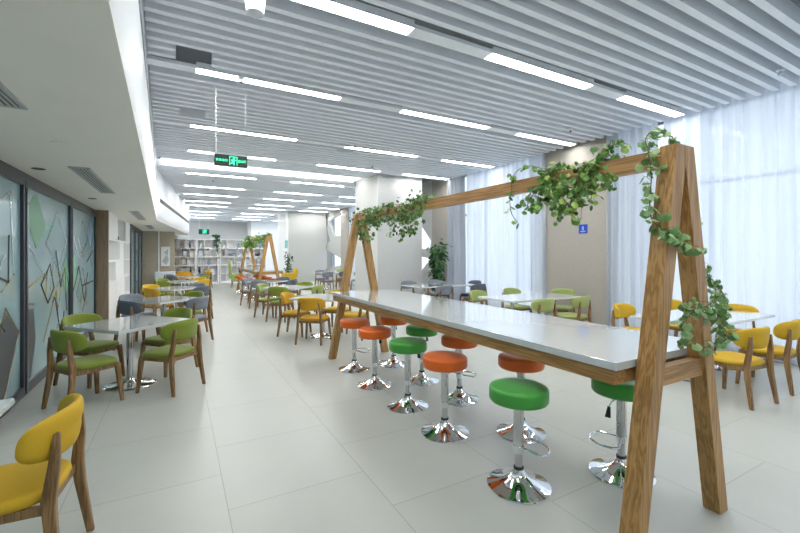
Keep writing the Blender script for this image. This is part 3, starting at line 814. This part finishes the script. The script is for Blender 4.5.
place(CT, (2.455, 1.165, 0), 0, 'long white communal table in the foreground with oak trestles and overhead beam', 'table', 'communal tables with trestles and beams')
place(CT, (2.68, 13.85, 0), 0, 'distant white communal table with two oak trestles before the bookshelves', 'table', 'communal tables with trestles and beams')
for k, (y, w) in enumerate([(14.6, 'first'), (15.6, 'second'), (16.6, 'third'), (17.5, 'fourth')]):
    stool('orange', 2.25, y, 0, '%s on the aisle side of the distant communal table' % w, 'bar stools at the distant communal table')
    stool('orange', 2.98, y + .1, 0, '%s on the window side of the distant communal table' % w, 'bar stools at the distant communal table')

# ------------------------------------------------------------------ greenery
def leaf_shape(kind):
    if kind == 'round':
        n = 9; pts = [(0, 0, 0)]
        for k in range(n):
            a = math.pi * (.12 + 1.76 * k / (n - 1)) - math.pi / 2 - math.pi / 2
            a = -math.pi / 2 + math.pi * 2 * (.07 + .86 * k / (n - 1))
            r = .5 * (1 + .06 * math.cos(k * math.pi))
            pts.append((r * math.cos(a), .5 + r * math.sin(a), -.10 + .0 * r))
        pts[0] = (0, .28, .03)
        return pts, [(0, i, i + 1) for i in range(1, n)] 
    if kind == 'ivy':
        pts = [(0, .0, 0), (.42, -.10, -.06), (.38, .32, -.05), (.62, .52, -.12), (.22, .62, -.03), (0, 1.0, -.12), (-.22, .62, -.03), (-.62, .52, -.12), (-.38, .32, -.05), (-.42, -.10, -.06), (0, .35, .05)]
        return pts, [(10, i, (i + 1) % 10) for i in range(10)]
    pts = [(0, 0, 0), (.2, .25, -.02), (.26, .5, -.04), (.16, .8, -.10), (0, 1.05, -.18), (-.16, .8, -.10), (-.26, .5, -.04), (-.2, .25, -.02), (0, .5, .03)]
    return pts, [(8, i, (i + 1) % 8) for i in range(8)]
def add_leaf(m, pos, size, rr, kind, droop=.5, out=None):
    pts, fs = leaf_shape(kind)
    az = rr.uniform(0, 2 * math.pi) if out is None else out + rr.gauss(0, .7)
    tilt = rr.gauss(-droop, .45)
    roll = rr.gauss(0, .5)
    mt = Matrix.Translation(pos) @ Matrix.Rotation(az, 4, 'Z') @ Matrix.Rotation(tilt, 4, 'X') @ Matrix.Rotation(roll, 4, 'Y') @ Matrix.Scale(size, 4)
    m.add([mt @ Vector(p) for p in pts], fs)
def smooth_path(pts, n=8):
    P = [Vector(p) for p in pts]; out = []
    for i in range(len(P) - 1):
        p0, p1, p2, p3 = P[max(i - 1, 0)], P[i], P[i + 1], P[min(i + 2, len(P) - 1)]
        for k in range(n):
            t = k / n; out.append(.5 * ((2 * p1) + (-p0 + p2) * t + (2 * p0 - 5 * p1 + 4 * p2 - p3) * t * t + (-p0 + 3 * p1 - 3 * p2 + p3) * t ** 3))
    out.append(P[-1]); return out
def garland(label, strands, kind, mat, size, dens, spread, seed, loc, scale=1.):
    """strands: list of point lists (local to loc)"""
    rr = random.Random(seed); e = empty('ivy_garland', loc)
    st = MB(); lf = MB()
    for pts in strands:
        P = smooth_path(pts, 8); st.tube(P, .0035, 5)
        ln = sum((P[i + 1] - P[i]).length for i in range(len(P) - 1)); N = int(ln * dens)
        for k in range(N):
            i = rr.uniform(0, len(P) - 1.001); j = int(i); p = P[j].lerp(P[j + 1], i - j)
            off = Vector((rr.gauss(0, spread), rr.gauss(0, spread), rr.gauss(0, spread * .8)))
            s = size * rr.uniform(.65, 1.25)
            q = p + off
            if off.length > .02: st.tube([p, p.lerp(q, .6) + Vector((0, 0, .008)), q], .0014, 3)
            add_leaf(lf, q, s, rr, kind, droop=1.0, out=math.pi * .75 if rr.random() < .7 else None)
    st.build('stem', M['bark'], e, smooth=True)
    lf.build('foliage', M[mat], e)
    tag(e, label, 'garland', 'leafy garlands on the wooden frame')
    return e
def wrap(y0, y1, turns, r=.085, z=2.115, x=0., n=7):
    out = []
    for k in range(int(turns * n) + 1):
        t = k / (turns * n); a = 2 * math.pi * turns * t + 1.
        out.append((x + r * math.cos(a), y0 + (y1 - y0) * t, z + r * 1.05 * math.sin(a)))
    return out
# far end of the beam (leaf mass from y 5.7 down to 3.7)
garland('dense ivy wound round the far end of the long beam',
        [wrap(0, 2.0, 3.2), wrap(0.05, 1.95, 2.2, .1),
         [(-.05, .15, 2.2), (-.1, .1, 2.0), (-.13, .2, 1.82)], [(-.1, -.1, 2.2), (-.2, -.15, 2.05), (-.25, -.1, 1.95)],
         [(-.08, .3, 2.1), (-.1, .35, 1.9), (-.08, .5, 1.8)], [(-.06, .55, 2.1), (-.1, .6, 1.95), (-.05, .75, 1.85)],
         [(-.06, 1.1, 2.1), (-.1, 1.1, 1.98), (-.05, 1.2, 1.92)], [(-.05, 1.5, 2.1), (-.08, 1.52, 1.9), (-.05, 1.62, 1.74)],
         [(-.05, 1.75, 2.1), (-.08, 1.75, 1.95), (-.03, 1.85, 1.82)], [(-.05, 1.9, 2.15), (-.06, 1.98, 2.0), (-.02, 2.0, 1.85)]][::1],
        'ivy', 'leaf_deep', .046, 105, .045, 11, (2.47, 3.80, 0))
bpy.context.view_layer.update()
garland('single short ivy trail hanging from the middle of the long beam',
        [[(.0, .12, 2.24), (-.06, .02, 2.22), (-.07, 0, 2.1), (-.06, .03, 2.0), (-.05, .02, 1.9), (-.04, -.03, 1.83)], [(.02, -.22, 2.24), (-.02, -.13, 2.27), (-.04, -.02, 2.24), (-.06, .02, 2.15)]],
        'round', 'leaf', .046, 30, .014, 12, (2.47, 2.43, 0))
garland('large bushy ivy clump spilling over the beam near the foreground trestle',
        [wrap(0, .56, 1.6, .07), wrap(.05, .48, 1.3, .09),
         [(-.06, .48, 2.14), (-.1, .50, 2.06), (-.1, .54, 1.96), (-.08, .58, 1.93)], [(-.1, .50, 2.06), (-.14, .56, 2.0), (-.12, .60, 1.96)],
         [(-.07, .4, 2.12), (-.14, .38, 2.0), (-.14, .4, 1.92)], [(-.07, .3, 2.12), (-.16, .28, 2.0), (-.16, .2, 1.88), (-.15, .22, 1.84)],
         [(-.07, .2, 2.12), (-.15, .15, 2.0), (-.14, .12, 1.87)], [(-.07, .1, 2.12), (-.14, .05, 2.02), (-.16, .04, 1.92)], [(-.07, .32, 2.1), (-.15, .3, 1.95), (-.12, .3, 1.85)],
         [(-.06, .05, 2.1), (-.1, -.02, 2.06), (-.1, -.08, 2.02)], [(0, .1, 2.22), (-.03, .0, 2.26), (-.02, -.06, 2.27)]],
        'round', 'leaf', .046, 150, .036, 13, (2.47, 1.60, 0))
garland('ivy wound down the near left trestle leg with round leaves',
        [[(.02, .05, 2.28), (-.06, .1, 2.31), (-.12, .12, 2.27), (-.13, .1, 2.18), (-.14, .08, 2.05), (-.15, .08, 1.95), (-.18, .06, 1.82), (-.17, .0, 1.74), (-.12, -.05, 1.70)],
         [(-.17, -.02, 1.74), (-.10, -.045, 1.69), (-.02, -.05, 1.65), (.04, -.05, 1.66)], [(-.19, .04, 1.86), (-.2, .0, 1.76), (-.16, -.03, 1.70)]],
        'round', 'leaf_pale', .046, 90, .022, 14, (2.43, 1.18, -.05))
garland('thin ivy trail climbing the near right trestle leg',
        [[(2.78, 1.30, 1.88), (2.84, 1.30, 1.78), (2.90, 1.30, 1.64), (2.94, 1.29, 1.50), (2.95, 1.24, 1.40), (2.84, 1.13, 1.32), (2.70, 1.12, 1.30), (2.53, 1.12, 1.27), (2.40, 1.12, 1.31)],
         [(2.95, 1.27, 1.45), (3.01, 1.25, 1.36), (3.0, 1.24, 1.25), (3.04, 1.24, 1.14), (2.9, 1.14, 1.08), (2.71, 1.12, 1.06), (2.58, 1.12, 1.05)],
         [(2.53, 1.12, 1.27), (2.42, 1.12, 1.24), (2.35, 1.12, 1.18), (2.42, 1.12, 1.09)], [(2.70, 1.12, 1.30), (2.75, 1.12, 1.22), (2.66, 1.12, 1.16)],
         [(3.0, 1.24, 1.2), (3.07, 1.22, 1.18), (3.11, 1.22, 1.26)]],
        'round', 'leaf_pale', .042, 75, .018, 15, (-.03, 0, 0))
garland('ivy bunch on the near trestle of the distant communal table', [wrap(0, 2.2, 3, .12), [(-.1, .2, 2.1), (-.15, .2, 1.8)], [(0, .0, 2.2), (-.2, 0, 2.1)]], 'ivy', 'leaf', .10, 22, .07, 16, (2.68, 13.85, 0))
garland('ivy bunch on the far trestle of the distant communal table', [wrap(0, 1.4, 2, .15), [(-.1, 1.1, 2.1), (-.2, 1.3, 1.9)], [(.1, 1.3, 2.1), (.2, 1.3, 1.95)]], 'ivy', 'leaf', .12, 40, .09, 17, (2.68, 16.95, 0))

def shrub(x, y, h, r, label, seed, zc0=.55, n=260, lsz=.16):
    rr = random.Random(seed); e = empty('potted_plant', (x, y, 0))
    MB().lathe([(.13, 0), (.15, .02), (.18, .38), (.19, .4), (.17, .4), (.165, .36), (.01, .36)], 28).build('pot', M['pot'], e, smooth=True)
    st = MB(); lf = MB()
    for k in range(9):
        a = rr.uniform(0, 6.28); rad = rr.uniform(.2, .8) * r
        top = Vector((rad * math.cos(a), rad * math.sin(a), h * rr.uniform(.75, .97)))
        P = smooth_path([(.03 * math.cos(a), .03 * math.sin(a), .36), (top.x * .35, top.y * .35, h * .55), tuple(top)], 6)
        st.tube(P, .012, 6, r2=.004)
        for i in range(n // 9):
            t = rr.uniform(.15, 1.) ; j = min(int(t * (len(P) - 1)), len(P) - 2); p = P[j].lerp(P[j + 1], rr.random())
            p = p + Vector((rr.gauss(0, r * .22), rr.gauss(0, r * .22), rr.gauss(0, .05)))
            if p.z < zc0: p.z = zc0 + rr.random() * .3
            add_leaf(lf, p, lsz * rr.uniform(.7, 1.2), rr, 'lance', droop=.5, out=math.atan2(p.y, p.x) - math.pi / 2)
    st.build('stem', M['bark'], e, smooth=True); lf.build('foliage', M['leaf_dark'], e)
    tag(e, label, 'potted plant', 'potted plants on the floor')
shrub(6.88, 10.06, 1.98, .30, 'bushy dark green potted plant beside the near pillar', 21, n=430, lsz=.19)
shrub(5.0, 21.0, 1.75, .22, 'tall dark potted plant beside the far pillar', 22, n=140)

# ------------------------------------------------------------------ bookshelves far back
SY = 22.0
def bookcase(x0, x1, label, seed, top=2.27, bays=3):
    e = empty('bookcase', ((x0 + x1) / 2, SY, 0)); h = (x1 - x0) / 2; rr = random.Random(seed)
    zs = [.14, .55, .98, 1.40, 1.83, top]
    f = MB(); t = .022
    f.box(-h, -h + 2 * t, 0, .35, 0, top); f.box(h - 2 * t, h, 0, .35, 0, top)
    for z in zs: f.box(-h + 2 * t, h - 2 * t, .0, .35, z - t, z + t if z < top else z)
    f.box(-h, h, .33, .35, 0, top); f.box(-h, h, .0, .33, 0, .118)
    f.build('carcass', M['case'], e)
    cells = []
    for i in range(5):
        cuts_ = [-h + 2 * t] + [(-h + 2 * h * (k + 1) / bays + rr.uniform(-.13, .13)) for k in range(bays - 1)] + [h - 2 * t]
        for c_ in cuts_[1:-1]: MB().box(c_ - .012, c_ + .012, .005, .33, zs[i] + t, zs[i + 1] - t).build('divider', M['white'], e)
        for a, b in zip(cuts_[:-1], cuts_[1:]): cells.append(((x0 + x1) / 2 + (a + b) / 2, zs[i] + t, b - a))
    tag(e, label, 'bookcase', 'white bookcases at the end of the hall')
    return cells
cells = []
cells.append(('left bookcase', bookcase(-.26, .78, 'white open bookcase next to the far brown wall', 1)))
cells.append(('second bookcase', bookcase(.80, 1.78, 'white open bookcase left of the hanging trailing plant', 2)))
cells.append(('third bookcase', bookcase(1.86, 3.02, 'white open bookcase behind the lime green armchair', 3)))
cells.append(('right bookcase', bookcase(3.04, 4.1, 'white open bookcase behind the distant communal table', 4)))
struct(MB().box(-.3, 4.2, 21.7, 22.0, 0, .07).build('trim_9', M['wall_grey']))
rr = random.Random(5); ordn = ['bottom', 'second', 'middle', 'fourth', 'top']
seen = set()
for nm, cs in cells:
    for k, (x, z, w) in enumerate(cs):
        row = k // 3; colw = ['left', 'centre', 'right'][k % 3]
        kind = rr.choice(['vase', 'books', 'figurine', 'frame', None, 'vase', None, 'bowl', None])
        if kind is None or row == 0: continue
        mat = rr.choice([M['item_dark'], M['item_blue'], M['item_white'], M['item_tan'], M['item_blue']])
        place_ = 'in the %s compartment of the %s row of the %s' % (colw, ordn[row], nm)
        s = 1.15
        if kind == 'books': small_item('books', (x - .08, SY + .25, z), s, '%s of three books ' + place_, mat, seed=k)
        else: small_item(kind, (x, SY + .17, z), s, {'vase': 'small vase ', 'figurine': 'small figurine ', 'frame': 'small framed picture ', 'bowl': 'small bowl '}[kind] + place_, mat)
e = empty('trailing_plant', (1.70, SY + .12, 2.27))
MB().lathe([(.06, 0), (.08, .13), (.07, .13), (.06, .1), (.01, .1)], 18).build('pot', M['pot'], e, smooth=True)
lf = MB(); st = MB(); rr = random.Random(8)
for k in range(5):
    P = smooth_path([(0, 0, .12), (rr.uniform(-.1, .1), -.12, .16), (rr.uniform(-.12, .12), -.18, -.1), (rr.uniform(-.12, .12), -.18, -.3 - .14 * k)], 6); st.tube(P, .004, 5)
    for j in range(26): add_leaf(lf, P[rr.randrange(len(P))] + Vector((rr.gauss(0, .03), rr.gauss(0, .03), rr.gauss(0, .03))), .08, rr, 'ivy')
for j in range(50): add_leaf(lf, Vector((rr.gauss(0, .09), rr.gauss(-.02, .07), .14 + rr.random() * .12)), .09, rr, 'ivy')
st.build('stem', M['bark'], e); lf.build('foliage', M['leaf_dark'], e)
tag(e, 'trailing green plant on top of the second bookcase', 'plant')

# ---- soft seating near the bookcases
def armchair(mat, x, y, face, label, high=1.15, wood_=True):
    e = empty('armchair', (x, y, 0), R(face - 90))
    s = MB(); s.box(-.30, .30, -.25, .33, .26, .45); s.build('seat', M[mat], e, bevel=.05, seg=4, smooth=True)
    b = MB(); b.plank([(0, -.27, .40, .62, .14), (0, -.31, high * .8, .60, .12), (0, -.35, high, .5, .08)]); b.build('backrest', M[mat], e, bevel=.04, seg=4, smooth=True)
    for sx in (-1, 1):
        a = MB(); a.box(sx * .34 - .045, sx * .34 + .045, -.25, .28, .27, .62); a.build('armrest', M[mat], e, bevel=.03, seg=3, smooth=True)
        for sy in (-.22, .27):
            l = MB(); l.plank([(sx * .29, sy * 1.08, 0, .03, .03), (sx * .27, sy, .265, .045, .045)]); l.build('leg', M['chair_wood'], e)
    tag(e, label, 'armchair')
armchair('pale_lime', 2.45, 20.2, -10, 'lime high-backed armchair in front of the third bookcase', 1.25)
armchair('yellow', 4.72, 19.6, 180, 'yellow armchair beside the far pillar', .85)
chair('yellow', 1.05, 20.4, 200, 'standing alone in front of the second bookcase', 'chairs by the bookcases')
armchair('amber', .25, 21.2, -90, 'orange-brown armchair in front of the left bookcase', .72)
e = empty('lounge_sofa', (-.45, 18.2, 0))
MB().box(-.33, .33, -.3, .35, .2, .42).build('seat', M['item_white'], e, bevel=.05, seg=4, smooth=True)
MB().box(-.36, .36, .25, .42, .2, .85).build('backrest', M['item_white'], e, bevel=.06, seg=4, smooth=True)
for sx in (-1, 1):
    for sy in (-.25, .3): MB().box(sx * .28 - .02, sx * .28 + .02, sy - .02, sy + .02, 0, .2).build('leg', M['steel'], e)
tag(e, 'small white lounge seat against the far brown wall', 'sofa')

# ------------------------------------------------------------------ light
w = bpy.data.worlds.new('sky'); scene.world = w; w.use_nodes = True
bg = w.node_tree.nodes['Background']; bg.inputs['Color'].default_value = (.82, .89, 1.0, 1); bg.inputs['Strength'].default_value = 1.0

# ------------------------------------------------------------------ camera
cam = bpy.data.cameras.new('camera'); co = bpy.data.objects.new('camera', cam); COL.objects.link(co)
cam.sensor_width = 36; cam.lens = 36 * 400 / 800; cam.shift_y = -(266.5 - 253.5) / 800
cam.clip_start = .05; cam.clip_end = 200
co.location = (0, 0, 1.57); co.rotation_euler = (R(90), 0, -.507)
scene.camera = co
vs = scene.view_settings; vs.view_transform = 'Standard'; vs.look = 'None'; vs.gamma = 1; vs.exposure = .84; vs.use_curve_mapping = False
scene.cycles.use_denoising = True
scene.cycles.max_bounces = 8; scene.cycles.transparent_max_bounces = 12; scene.cycles.sample_clamp_indirect = 6
